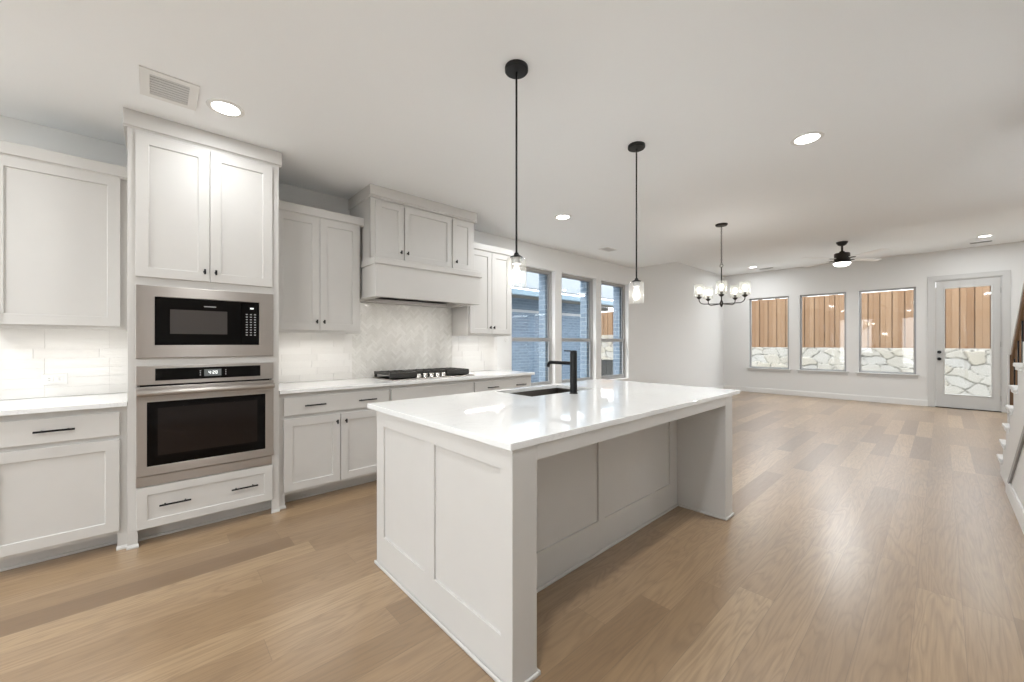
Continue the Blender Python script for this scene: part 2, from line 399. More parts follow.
# baseboards
def base_prof(p, d): return [(p, 0), (p+d*.016, 0), (p+d*.016, .105), (p+d*.010, .125), (p, .125)]
b = MB(); b.prism([(x, z) for x, z in base_prof(XW, 1)], 1, 3.475, YF); S('baseboard_left', b, m_trim)
b = MB(); b.prism([(y, z) for y, z in base_prof(YF, -1)], 0, XW, DOOR[0]-.105); b.prism([(y, z) for y, z in base_prof(YF, -1)], 0, DOOR[1]+.105, 1.58); S('baseboard_far', b, m_trim)
b = MB(); b.prism([(x, z) for x, z in base_prof(XR, -1)], 1, 1.2, YRE); S('baseboard_right', b, m_trim)

# ------------------------------------------------------------------ left windows (single hung, set deep in drywall returns)
wn = 1
for (a, bb) in LW:
    r = thing('window_%d' % wn, (XW-.1, (a+bb)/2, LWZ[0]), kind='structure'); wn += 1
    z0, z1 = LWZ; xf = XW-.072
    MB().slab(FX, (a, bb), (z0+.012, z1), xf, .05, holes=[(a+.030, bb-.030, z0+.045, z1-.03)]).build('frame', m_alumf, r, .002)
    zm = 1.325
    up = MB().slab(FX, (a+.03, bb-.03), (zm-.02, z1-.03), xf-.026, .022, holes=[(a+.055, bb-.055, zm+.018, z1-.052)]).build('upper_sash', m_alum, r, .002)
    lo = MB().slab(FX, (a+.03, bb-.03), (z0+.045, zm+.028), xf-.004, .022, holes=[(a+.062, bb-.062, z0+.085, zm-.028)]).build('lower_sash', m_alum, r, .002)
    MB().box(xf-.040, xf-.036, a+.05, bb-.05, zm+.012, z1-.048).build('pane', m_pane, r)
    MB().box(xf-.018, xf-.014, a+.056, bb-.056, z0+.08, zm-.022).build('pane', m_pane, r)
    MB().slab(FX, (a+.0545, bb-.0545), (zm+.0175, z1-.0515), xf-.030, .006, holes=[(a+.060, bb-.060, zm+.023, z1-.057)]).build('seal', m_rubber, r)
    MB().box(XW-.095, XW+.028, a-.03, bb+.03, z0-.012, z0+.012).build('sill', m_trim, r, .004)
# far windows (fixed, with stool and apron)
for (a, bb) in FWIN:
    r = thing('window_%d' % wn, ((a+bb)/2, YF, FWZ[0]), kind='structure'); wn += 1
    z0, z1 = FWZ
    MB().slab(wm, (a, bb), (z0, z1), -(YF+.045), .05, holes=[(a+.026, bb-.026, z0+.03, z1-.026)]).build('frame', m_alum, r, .002)
    MB().slab(wm, (a+.026, bb-.026), (z0+.03, z1-.026), -(YF+.062), .02, holes=[(a+.04, bb-.04, z0+.045, z1-.04)]).build('glazing_bead', m_alumf, r)
    MB().box(a+.03, bb-.03, YF+.068, YF+.072, z0+.034, z1-.03).build('pane', m_pane, r)
    MB().box(a-.05, bb+.05, YF-.045, YF+.05, z0-.014, z0+.010).build('sill', m_door, r, .004)
    MB().box(a-.03, bb+.03, YF-.016, YF+.001, z0-.075, z0-.014).build('apron', m_door, r, .003)
# unseen rear windows (behind the photographer), added for more daylight
for (a, bb, z0, z1) in RW:
    r = thing('window_%d' % wn, ((a+bb)/2, YR, z0), kind='structure'); wn += 1
    MB().slab(lambda p, q, n: (p, n, q), (a, bb), (z0, z1), YR-.04, .05, holes=[(a+.04, bb-.04, z0+.04, z1-.04)]).build('frame', m_alum, r)
    MB().box(a+.03, bb-.03, YR-.068, YR-.064, z0+.03, z1-.03).build('pane', m_pane, r)
for (a, bb, z0, z1) in ((1.6, 3.1, .06, 2.5), (3.3, 4.8, .06, 2.5)):  # far glazing right of the door, unseen and added for daylight
    r = thing('window_%d' % wn, ((a+bb)/2, YF, z0), kind='structure'); wn += 1
    MB().slab(wm, (a, bb), (z0, z1), -(YF+.04), .05, holes=[(a+.05, bb-.05, z0+.05, z1-.05)]).build('frame', m_alum, r)
    MB().box(a+.04, bb-.04, YF+.062, YF+.066, z0+.04, z1-.04).build('pane', m_pane, r)
for (a, bb, z0, z1) in LRW:  # added side window out of view, lets daylight into the living area
    r = thing('window_%d' % wn, (XLR, (a+bb)/2, z0), kind='structure'); wn += 1
    MB().slab(lambda p, q, n: (-n, p, q), (a, bb), (z0, z1), -(XLR+.04), .05, holes=[(a+.05, bb-.05, z0+.05, z1-.05)]).build('frame', m_alum, r)
    MB().box(XLR+.062, XLR+.066, a+.04, bb-.04, z0+.04, z1-.04).build('pane', m_pane, r)
# glazed back door
d0, d1, _, dz = DOOR
r = thing('door_1', ((d0+d1)/2, YF, 0), kind='structure')
gl = (.042, .622, .275, 2.345)
MB().slab(wm, (d0+.008, d1-.008), (.012, dz-.008), -(YF+.012), .045, rects=[(gl[0]-.022, gl[1]+.022, gl[2]-.022, gl[3]+.022)], depth=-.008, holes=[gl]).build('door_slab', m_door, r, .003)
MB().box(gl[0]-.005, gl[1]+.005, YF+.03, YF+.036, gl[2]-.005, gl[3]+.005).build('pane', m_pane, r)
MB().box(d0, d1, YF-.01, YF+.13, 0, .011).build('threshold', m_bronze, r)
jb = MB(); jb.box(d0-.018, d0+.005, YF-.004, YF+.12, 0, dz+.012); jb.box(d1-.005, d1+.018, YF-.004, YF+.12, 0, dz+.012); jb.box(d0-.018, d1+.018, YF-.004, YF+.12, dz-.005, dz+.014); jb.build('jamb', m_door, r)
cs = MB(); cs.box(d0-.105, d0-.012, YF-.018, YF+.001, 0, dz+.10); cs.box(d1+.012, d1+.105, YF-.018, YF+.001, 0, dz+.10); cs.box(d0-.105, d1+.105, YF-.0181, YF+.001, dz+.010, dz+.10); cs.build('casing', m_door, r, .003)
for z in (1.095, .960):
    MB().lathe([(0, .0), (.030, .0), (.030, .010), (.012, .014), (.012, .03), (.028, .036), (.030, .05), (.022, .058), (0, .058)], (-.034, YF+.012, z), 1, 20, -1).build('door_knob' if z < 1 else 'deadbolt', m_dark, r, smooth=True)
for z in (.25, 1.25, 2.25):
    MB().cyl((d1-.004, YF+.004, 0), .008, z-.05, z+.05).build('hinge', m_alum, r)

# ------------------------------------------------------------------ outside
S('ground', MB().box(-25, 20, -15, 30, -.35, -.16), m_ground)
def board_fence(name, label, x0, x1, y, z0, z1, sp=.237, group=None, mat=m_cedar):
    r = thing(name, ((x0+x1)/2, y, z0), label, 'fence', group)
    a = MB(); x = x0
    while x < x1:
        a.box(x+.072, min(x+.185, x1), y+.014, y+.030, z0, z1-.012); a.box(x-.05, min(x+.07, x1), y+.014, y+.030, z0, z1-.012*random.random()-.005); x += sp
    bb = MB(); x = x0
    while x < x1:
        m_ = x+.118+.02*(random.random()-.5)
        bb.box(x+.016, m_, y-.0185, y-.0005-.004*random.random(), z0, z1-.03*random.random()-.01)
        bb.box(m_+.0015, min(x+sp-.004, x1), y-.0185, y-.0005-.004*random.random(), z0, z1-.03*random.random()-.01); x += sp
    a.build('back_boards', mat, r); bb.build('face_boards', mat, r, .003)
    MB().box(x0, x1, y+.0365, y+.08, z1-.32, z1-.23).build('rail', mat, r); MB().box(x0, x1, y+.0365, y+.08, z0+.15, z0+.24).build('rail', mat, r)
    return r
YFE = 14.5
board_fence('cedar_fence', 'tall cedar board fence standing on the pale stone wall outside the back door', -5.4, 9.0, YFE, 1.14, 2.672)
# dry laid stone wall: relief from a voronoi diagram
def stone_wall(name, label, x0, x1, y, z0, z1, seed, thick=.3, res=.02):
    rng = np.random.default_rng(seed)
    nx, nz = int((x1-x0)/res)+1, int((z1-z0)/res)+1
    X, Z = np.meshgrid(np.linspace(x0, x1, nx), np.linspace(z0, z1, nz), indexing='ij')
    sx, sz = .40, .215
    pts = []
    for i in range(-1, int((x1-x0)/sx)+2):
        for j in range(-1, int((z1-z0)/sz)+2):
            pts.append((x0+(i+.5*(j % 2)+rng.uniform(.1, .9))*sx, z0+(j+rng.uniform(.1, .9))*sz))
    pts = np.array(pts); q = rng.random(len(pts)); tl = rng.uniform(-.5, .5, len(pts))
    ang = rng.uniform(-.45, .45, len(pts))
    F1 = np.full(X.shape, 9.0); F2 = np.full(X.shape, 9.0); ID = np.zeros(X.shape, int)
    wx = X+.03*np.sin(Z*17+X*5); wz = Z+.025*np.sin(X*13+1)
    for n_, (px, pz) in enumerate(pts):
        ca, sa = math.cos(.35), math.sin(.35)
        dx, dz_ = wx-px, wz-pz; u = (dx*ca-dz_*sa)/1.7; v = dx*sa+dz_*ca
        D = np.sqrt(u*u+v*v)
        m1 = D < F1; F2 = np.where(m1, F1, np.minimum(F2, D)); ID = np.where(m1, n_, ID); F1 = np.where(m1, D, F1)
    e = np.clip((F2-F1)/.016, 0, 1); e2 = e**.5
    relief = .035*e2+.035*q[ID]+.14*tl[ID]*(X-pts[ID, 0])+.16*(q[ID]-.35)*(Z-pts[ID, 1])
    bm = bmesh.new(); lay = bm.verts.layers.float_color.new('stone')
    V = [[bm.verts.new((X[i, j], y-relief[i, j], Z[i, j])) for j in range(nz)] for i in range(nx)]
    for i in range(nx-1):
        for j in range(nz-1): bm.faces.new((V[i][j], V[i+1][j], V[i+1][j+1], V[i][j+1]))
    rim = [V[i][nz-1] for i in range(nx)]; bk = [bm.verts.new((v.co.x, y+thick, v.co.z)) for v in rim]
    for i in range(nx-1): bm.faces.new((rim[i], rim[i+1], bk[i+1], bk[i]))
    for i in range(nx):
        for j in range(nz):
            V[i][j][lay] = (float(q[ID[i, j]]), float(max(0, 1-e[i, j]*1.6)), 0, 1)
    for v in bk: v[lay] = (.5, 0, 0, 1)
    me = bpy.data.meshes.new(name); bm.to_mesh(me); bm.free(); me.materials.append(m_stone); me.shade_smooth()
    o = bpy.data.objects.new(name, me); COL.objects.link(o)
    return tag(o, label, 'stone wall')
stone_wall('stone_retaining_wall', 'pale limestone retaining wall under the cedar fence outside the far windows', -5.4, 9.0, YFE+.02, -.2, 1.14, 3)
# side yard seen through the third left window
board_fence('side_yard_fence', 'short cedar fence seen through the upper sash of the third left window', -11.6, -7.0, YFE, 1.62, 2.62, .237)
stone_wall('side_stone_wall', 'pale stone block wall seen through the lower sash of the third left window', -11.6, -5.42, YFE+.02, -.2, 1.62, 11)
r = thing('dark_side_gate', (-7.6, 11.6, -.16), 'dark stained board gate low in the third left window', 'gate')
g = MB()
for i in range(12): g.box(-8.85+i*.205, -8.85+i*.205+.195, 11.6, 11.625, -.16, .70)
g.build('gate_boards', m_darkfence, r, .003)
gp = MB(); gp.box(-8.9, -6.4, 11.626, 11.66, .48, .57); gp.box(-8.9, -6.4, 11.626, 11.66, 0, .09); gp.build('gate_rails', m_darkfence, r)
MB().box(-8.98, -8.86, 11.57, 11.69, -.16, 1.5).build('post', m_darkfence, r)
# neighbouring house
NX, NE, NY1 = -7.3, -6.9, 9.55
r = thing('neighbour_house', (-9, 5, 0), 'grey brick house in a daylight-blue tint with pale shingle roof outside the left windows', 'house')
MB().box(NX-4, NX, -6, NY1, -.3, 2.50).build('brick_wall', m_brick, r)
MB().box(NX-.01, NX+.012, -6, NY1, 2.06, 2.13).build('brick_course', m_grey, r)
MB().box(NX+.001, NE-.02, -6, 13.6, 2.42, 2.44).build('soffit', m_soffit, r)
MB().box(NE-.02, NE+.10, -6, 13.6, 2.43, 2.56).build('gutter', m_fascia, r, .01)
MB().box(NX-.6, NX-.01, NY1+.01, NY1+1.4, 2.30, 2.42).build('porch_beam', m_soffit, r)
MB().prism([(NE+.04, 2.60), (NE+.02, 2.645), (-9.6, 4.35), (-9.6, 4.25)], 1, -6, 13.7).build('roof', m_roof, r)
MB().box(NX-.5, NX-.38, NY1+1.1, NY1+1.22, -.16, 2.30).build('porch_post', m_extwhite, r)

# ------------------------------------------------------------------ kitchen cabinets
def shaker(name, parent, y0, y1, z0, z1, xf, th=.019, st=.062, mat=None):
    return MB().slab(FX, (y0, y1), (z0, z1), xf, th, rects=[(y0+st, y1-st, z0+st, z1-st)], depth=.009).build(name, mat or m_cab, parent, .0025)
def flat(name, parent, y0, y1, z0, z1, xf, th=.019):
    return MB().box(xf-th, xf, y0, y1, z0, z1).build(name, m_cab, parent, .003)
def pull(parent, yc, z, xf, L=.157):
    a = MB(); a.tube([(xf+.030, yc-L/2, z), (xf+.030, yc+L/2, z)], .0058, 12)
    for s_ in (-1, 1): a.tube([(xf, yc+s_*L*.32, z), (xf+.030, yc+s_*L*.32, z)], .0045, 10)
    return a.build('pull', m_dark, parent, smooth=True)
def knob(parent, y, z, xf):
    a = MB(); a.lathe([(0, 0), (.009, 0), (.006, .004), (.0055, .014), (0, .014)], (xf, y, z), 0, 16)
    a.box(xf+.013, xf+.024, y-.0055, y+.0055, z-.017, z+.017)
    return a.build('knob', m_dark, parent, .001)
def frame_body(parent, y0, y1, z0, z1, xb, xf, holes=()):
    MB().box(xb, xf-.019, y0+.001, y1-.001, z0, z1).build('carcass', m_cab, parent)
def feet(parent, y0, y1, xf, w=.045, lh=True, rh=True):
    for yy, on in ((y0, lh), (y1-w, rh)):
        if on:
            a = MB(); a.box(xf-.019, xf, yy, yy+w, .0, .10)
            a.prism([(xf, .0), (xf+.012, .0), (xf+.012, .010), (xf+.004, .020), (xf, .022)], 1, yy-.004, yy+w+.004)
            a.build('foot', m_cab, parent, .001)
def base_cab(name, label, y0, y1, drawers, doors, lh=True, rh=True, pulls=None, false_front=False):
    r = thing(name, (XB, (y0+y1)/2, 0), label, 'cabinet', None)
    frame_body(r, y0, y1, .105, ZC-TS, XW, XB)
    # face frame
    hs = [(a, b, .715, .842) for a, b in drawers]+[(a, b, .125, .690) for a, b in doors]
    MB().slab(FX, (y0, y1), (.10, ZC-TS), XB, .019).build('face_frame', m_cab, r, .001)
    MB().box(XW, -3.556, y0, y1, 0, .105).build('toe_kick', m_cab, r)
    MB().box(-3.556, -3.545, y0+.045*lh, y1-.045*rh, 0, .018).build('shoe_moulding', m_cab, r, .004)
    feet(r, y0, y1, XB, lh=lh, rh=rh)
    for (a, b), ps in zip(drawers, pulls):
        d = flat('drawer_front', r, a, b, .709, .850, XBD)
        for p in ps: pull(d, p, .781, XBD)
    n = len(doors)
    for i, (a, b) in enumerate(doors):
        d = shaker('door', r, a, b, .122, .684, XBD)
        if n == 2: knob(d, b-.026 if i == 0 else a+.042, .620, XBD)
        else: knob(d, a+.035, .620, XBD)
    return r
base_cab('base_cabinet', 'grey-white base cabinet with one drawer, left of the wall ovens', -.700, -.106, [(-.662, -.140)], [(-.662, -.140)], False, True, [[-.40]])
base_cab('base_cabinet', 'grey-white base cabinet with two pulls on a wide drawer, right of the wall ovens', .722, 1.618, [(.756, 1.605)], [(.756, 1.177), (1.181, 1.605)], True, False, [[.976, 1.402]])
base_cab('base_cabinet', 'grey-white base cabinet with a plain false front below the gas cooktop', 1.619, 2.577, [(1.633, 2.566)], [(1.633, 2.098), (2.102, 2.566)], False, False, [[]])
base_cab('base_cabinet', 'grey-white base cabinet at the window end of the wall counter', 2.578, 3.472, [(2.590, 3.450)], [(2.590, 3.018), (3.022, 3.450)], False, True, [[2.826, 3.26]])
# counters
o = MB().box(XW, -3.391, -.72, -.106, ZC-TS, ZC).build('countertop', m_quartz, None, .003)
tag(o, 'white quartz counter left of the wall ovens under the left wall cabinet', 'countertop')
o = MB().box(XW, -3.391, .722, 3.495, ZC-TS, ZC).build('countertop', m_quartz, None, .003)
tag(o, 'long white quartz wall counter that holds the gas cooktop', 'countertop')

# wall cabinets
def crown(parent, y0, y1, xf, z0, z1, xb, lip=.016):
    MB().prism([(xb, z0), (xf+.004, z0), (xf+.004, z0+.006), (xf+lip, z0+.010), (xf+lip, z1), (xb, z1)], 1, y0, y1).build('crown', m_cab, parent, .002)
def wall_cab(name, label, y0, y1, doors, knobs, ydoorless=None):
    r = thing(name, (XU, (y0+y1)/2, 1.363), label, 'cabinet')
    frame_body(r, y0, y1, 1.385, 2.44, XW, XU)
    MB().slab(FX, (y0, y1), (1.363, 2.40), XU, .019).build('face_frame', m_cab, r, .001)
    for yy in (y0, y1-.018): MB().box(XW, XU-.019, yy, yy+.018, 1.363, 1.386).build('side_panel', m_cab, r)
    for (a, b), kn in zip(doors, knobs):
        d = shaker('door', r, a, b, 1.385, 2.368, XUD)
        if kn: knob(d, kn, 1.462, XUD)
    crown(r, y0-.0, y1+.02, XUD, 2.366, 2.446, XW)
    return r
wall_cab('wall_cabinet', 'grey-white wall cabinet left of the oven tower', -.715, -.107, [(-.690, -.146)], [-.66])
wall_cab('wall_cabinet', 'two-door wall cabinet between the oven tower and the range hood', .722, 1.456, [(.747, 1.0925), (1.0955, 1.437)], [1.068, 1.128])
wall_cab('wall_cabinet', 'two-door wall cabinet between the range hood and the first window', 2.700, 3.370, [(2.722, 3.0445), (3.0475, 3.352)], [3.018, 3.076])

# oven tower
r = thing('oven_tower_cabinet', (XT, .305, 0), 'tall grey-white cabinet tower housing the microwave and wall oven', 'cabinet')
T0, T1 = -.105, .718
for yy, w_ in ((T0, .018), (T1-.018, .018)): MB().box(XW, XT-.019, yy, yy+w_, 0, HK-.09).build('side_panel', m_cab, r)
MB().slab(FX, (T0, T1), (.10, HK-.09), XT, .019, holes=[(-.058, .668, .380, 1.122), (-.058, .668, 1.190, 1.632)]).build('face_frame', m_cab, r, .0012)
for z_ in (1.640, 1.137, .340): MB().box(XW+.02, XT-.019, T0+.018, T1-.018, z_, z_+.022).build('shelf_board', m_cab, r)
MB().box(XW, -3.50, T0+.018, T1-.018, 0, .10).build('toe_kick', m_cab, r)
MB().box(-3.50, -3.489, T0+.045, T1-.045, 0, .018).build('shoe_moulding', m_cab, r, .004)
feet(r, T0, T1, XT, .047)
for (a, b), kn in zip(((-.069, .2985), (.3015, .673)), (.272, .333)):
    d = shaker('door', r, a, b, 1.692, 2.588, XTD); knob(d, kn, 1.758, XTD)
d = shaker('drawer_front', r, -.066, .673, .106, .366, XTD, st=.052)
pull(d, .120, .243, XTD); pull(d, .497, .246, XTD)
crown(r, T0-.018, T1+.018, XT+.002, 2.612, HK-.001, XW, .016)

# microwave built in
r = thing('built_in_microwave', (XT, .305, 1.18), 'stainless trimmed black microwave built in above the wall oven', 'microwave')
y0, y1, z0, z1 = -.069, .678, 1.180, 1.640
MB().slab(FX, (y0, y1), (z0, z1), XT+.020, .019, holes=[(.020, .588, 1.262, 1.571)]).build('trim_frame', m_steel, r, .003)
MB().box(XT-.40, XT-.02, y0+.03, y1-.03, z0+.03, z1-.03).build('body', m_dark, r)
dr = MB().slab(FX, (.022, .478), (1.264, 1.569), XT+.016, .03, rects=[(.093, .398, 1.335, 1.496)], depth=.0015).build('door', m_blackglass, r, .002)
MB().box(XT+.012, XT+.0150, .094, .397, 1.336, 1.495).build('door_window', m_mwwin, dr)
lg = MB(); lg.box(XT+.016, XT+.0168, .268, .334, 1.5205, 1.5255); lg.build('maker_mark', m_grey, dr)
cp = MB().box(XT-.014, XT+.016, .480, .586, 1.264, 1.569).build('control_panel', m_blackglass, r, .002)
MB().box(XT+.016, XT+.0168, .532, .553, 1.520, 1.530).build('clock_display', m_digit, cp)
kp = MB()
for i in range(3):
    for j in range(9): kp.box(XT+.016, XT+.0166, .506+i*.025, .506+i*.025+.011, 1.330+j*.0185, 1.3365+j*.0185)
kp.build('keypad', m_grey, cp)

# wall oven
r = thing('wall_oven', (XT, .305, .373), 'stainless wall oven with dark window under the microwave', 'oven')
MB().box(XT-.5, XT-.02, -.05, .66, .385, 1.118).build('body', m_dark, r)
fr = MB().slab(FX, (-.068, .678), (1.010, 1.130), XT+.022, .02).build('control_fascia', m_steel, r, .003)
cp = MB().box(XT+.0225, XT+.026, .022, .594, 1.036, 1.113).build('control_panel', m_blackglass, r, .001)
MB().box(XT+.026, XT+.0265, .268, .362, 1.052, 1.098).build('clock_display', m_disp, cp)
def digits(txt, y, z, h, x, parent):
    seg = {'4': 'bcfg', '2': 'abged', '0': 'abcdef', '1': 'bc', '5': 'afgcd'}
    a = MB(); w_ = h*.5; t = h*.14
    P_ = dict(a=(0, h-t, w_, h), d=(0, 0, w_, t), g=(0, h/2-t/2, w_, h/2+t/2), f=(0, h/2, t, h), e=(0, 0, t, h/2), b=(w_-t, h/2, w_, h), c=(w_-t, 0, w_, h/2))
    for ch in txt:
        if ch == ':':
            for zz in (.25, .65): a.box(x, x+.0006, y, y+t, z+h*zz, z+h*zz+t)
            y += t*2.2; continue
        for s_ in seg[ch]:
            q = P_[s_]; a.box(x, x+.0006, y+q[0], y+q[2], z+q[1], z+q[3])
        y += w_+t*1.8
    return a.build('clock_digits', m_digit, parent)
digits('4:20', .2915, 1.0655, .021, XT+.0266, cp)
for yy in (.245, .384):
    kp = MB()
    for zz in (1.058, 1.072, 1.086): kp.box(XT+.026, XT+.0265, yy, yy+.006, zz, zz+.006)
    kp.build('key_legends', m_grey, cp)
dr = MB().slab(FX, (-.068, .678), (.440, 1.000), XT+.030, .04, holes=[(-.016, .624, .498, .902)]).build('door', m_steel, r, .003)
MB().box(XT-.008, XT+.0285, -.018, .626, .496, .904).build('door_glass', m_blackglass, dr, .001)
MB().box(XT+.0285, XT+.029, .034, .574, .560, .862).build('door_window', m_ovenwin, dr)
hd = MB(); pts = [(XT+.075, -.062+(.735)*i/24, .963) for i in range(25)]
hd.tube(pts, .0175, 16)
for yy in (-.045, .656): hd.box(XT+.029, XT+.078, yy-.012, yy+.012, .953, .973)
hd.build('handle', m_steel, dr, smooth=True)
MB().slab(FX, (-.068, .668), (.373, .436), XT+.016, .016).build('vent_trim', m_steel, r, .002)

# range hood (wooden, with cabinets above)
r = thing('range_hood', (-3.5, 2.07, 1.69), 'painted wooden range hood with three small doors above the cooktop', 'range hood')
XH, XHD, XHL = -3.526, -3.507, -3.405
h0, h1 = 1.480, 2.662
MB().box(XW, XH, h0, h1, 2.03, HK-.09).build('upper_box', m_cab, r, .0015)
MB().slab(FX, (h0, h1), (2.03, HK-.09), XH+.0005, .018, rects=[(1.8035, 1.8095, 2.06, 2.60), (2.3535, 2.3595, 2.06, 2.60)], depth=.012).build('face_frame', m_cab, r)
for a, b, kn in ((1.524, 1.800, 1.772), (1.813, 2.350, 1.842), (2.363, 2.618, 2.408)):
    d = shaker('door', r, a, b, 2.072, 2.590, XHD, st=.055); knob(d, kn, 2.143, XHD)
cr = MB(); cr.prism([(XW, 2.612), (XH+.022, 2.612), (XH+.022, 2.622), (XH+.034, 2.63), (XH+.034, HK-.001), (XW, HK-.001)], 1, h0-.016, h1+.016); cr.build('crown', m_cab, r, .002)
MB().slab(lambda a, b, n: (a, b, -n), (XW, XHL), (1.4745, 2.652), -1.695, .30, rects=[(XW+.09, XHL-.06, 1.56, 2.57)], depth=.045).build('hood_skirt', m_cab, r, .002)
mt = MB(); mt.prism([(XW, 1.985), (XHL+.010, 1.985), (XHL+.016, 1.992), (XHL+.016, 2.040), (XHL+.006, 2.048), (XW, 2.048)], 1, 1.463, 2.668); mt.build('mantle_moulding', m_cab, r, .002)
ins = MB().box(XW+.12, XHL-.09, 1.62, 2.50, 1.728, 1.738).build('vent_insert', m_steel, r, .002)
for yy in (1.80, 2.30):
    MB().cyl((-3.62, yy, 1.7275), .028, -.004, .004).build('hood_light', m_led, ins)
    lamp('hood_lamp', 'AREA', (-3.62, yy, 1.715), HOOD_W, WARM, r, .06)
bf = MB()
for q in range(3): bf.box(XW+.16, XHL-.20, 1.66+q*.27, 1.66+q*.27+.24, 1.724, 1.729)
bf.build('baffle_filter', m_steel_sink, ins, .002)

# ------------------------------------------------------------------ tile
def clip(bm, y0, y1, z0, z1):
    for co, no in (((0, y0, 0), (0, -1, 0)), ((0, y1, 0), (0, 1, 0)), ((0, 0, z0), (0, 0, -1)), ((0, 0, z1), (0, 0, 1))):
        bmesh.ops.bisect_plane(bm, geom=bm.verts[:]+bm.edges[:]+bm.faces[:], plane_co=co, plane_no=no, clear_outer=True)
def subway(label, y0, y1, z0, z1, seed):
    rng = random.Random(seed)
    r = thing('tile_backsplash', (XW, (y0+y1)/2, z0), label, 'backsplash')
    MB().box(XW+.0005, XW+.006, y0, y1, z0, z1).build('grout_bed', m_grout, r)
    a = MB(); w_, hh, g = .300, .0642, .0016
    z = z0+g; i = 0
    while z < z1:
        y = y0-rng.choice((0, .1, .2, .15))-.001
        while y < y1:
            t = .0095+rng.uniform(-.0007, .0007); tt = [t+rng.uniform(-.0006, .0006) for _ in range(4)]
            p = [(y+g/2, z), (y+w_-g/2, z), (y+w_-g/2, z+hh-g), (y+g/2, z+hh-g)]
            f = [a.bm.verts.new((XW+tt[q], *p[q])) for q in range(4)]; b_ = [a.bm.verts.new((XW+.003, *p[q])) for q in range(4)]
            a.bm.faces.new(f)
            for q in range(4): a.bm.faces.new((b_[q], b_[(q+1) % 4], f[(q+1) % 4], f[q]))
            y += w_
        z += hh; i += 1
    clip(a.bm, y0, y1, z0, z1); a.build('glazed_tiles', m_tile, r); return r
subway('white glazed subway tile backsplash left of the oven tower', -.715, -.107, ZC+.001, 1.40, 1)
subway('white glazed subway tile backsplash below the wall cabinet right of the oven tower', .720, 1.497, ZC+.001, 1.40, 2)
subway('white glazed subway tile backsplash between the cooktop and the first window', 2.699, 3.42, ZC+.001, 1.40, 3)
r = thing('mosaic_backsplash', (XW, 2.098, ZC), 'pearly herringbone mosaic backsplash between cooktop and range hood', 'backsplash')
MB().box(XW+.0005, XW+.006, 1.498, 2.698, ZC+.001, 1.692).build('grout_bed', m_grout, r)
a = MB(); Wt, Lt = .026, .078; c45 = math.cos(math.pi/4)
rng = random.Random(5)
for i in range(-56, 80):
    for j in range(-19, 21):
        bx, by = i*Wt+j*Lt, i*Wt-j*Lt
        for (p0, q0, p1, q1) in ((bx, by, bx+Lt, by+Wt), (bx, by+Wt, bx+Wt, by+Wt+Lt)):
            g = .0008; cor = [(p0+g, q0+g), (p1-g, q0+g), (p1-g, q1-g), (p0+g, q1-g)]
            cor = [((p-q)*c45+2.098, (p+q)*c45+1.34) for p, q in cor]
            if max(c_[0] for c_ in cor) < 1.498 or min(c_[0] for c_ in cor) > 2.698 or max(c_[1] for c_ in cor) < ZC or min(c_[1] for c_ in cor) > 1.692: continue
            f = [a.bm.verts.new((XW+.009+rng.uniform(-.0008, .0008), *q)) for q in cor]; b_ = [a.bm.verts.new((XW+.003, *q)) for q in cor]
            a.bm.faces.new(f)
            for q in range(4): a.bm.faces.new((b_[q], b_[(q+1) % 4], f[(q+1) % 4], f[q]))
clip(a.bm, 1.498, 2.698, ZC+.001, 1.692); a.build('mosaic_tiles', m_pearl, r)
# outlet and round cover plate
r = thing('wall_outlet', (XW+.01, -.47, 1.03), 'white horizontal power outlet on the tile left of the oven tower', 'outlet')
XO = XW+.0125
MB().box(XW+.0095, XO+.004, -.528, -.414, 0.997, 1.070).build('cover_plate', m_plate, r, .002)
for yy in (-.494, -.449):
    s_ = MB().box(XO+.004, XO+.0055, yy-.017, yy+.017, 1.018, 1.050).build('socket', m_plate, r, .003)
    h_ = MB(); h_.box(XO+.0055, XO+.006, yy-.007, yy+.003, 1.027, 1.029); h_.box(XO+.0055, XO+.006, yy-.007, yy+.003, 1.039, 1.041); h_.build('slot', m_ventdark, s_)
r = thing('round_cover_plate', (XW, 3.594, 1.32), 'small round white cover plate on the wall between tile and first window', 'cover plate')
MB().lathe([(0, .006), (.028, .006), (.034, .004), (.036, 0)], (XW, 3.594, 1.32), 0, 28).build('plate', m_plate, r, smooth=True)
MB().cyl((XW, 3.594, 1.32), .004, .0055, .0075, 0, 12).build('screw', m_grey, r)

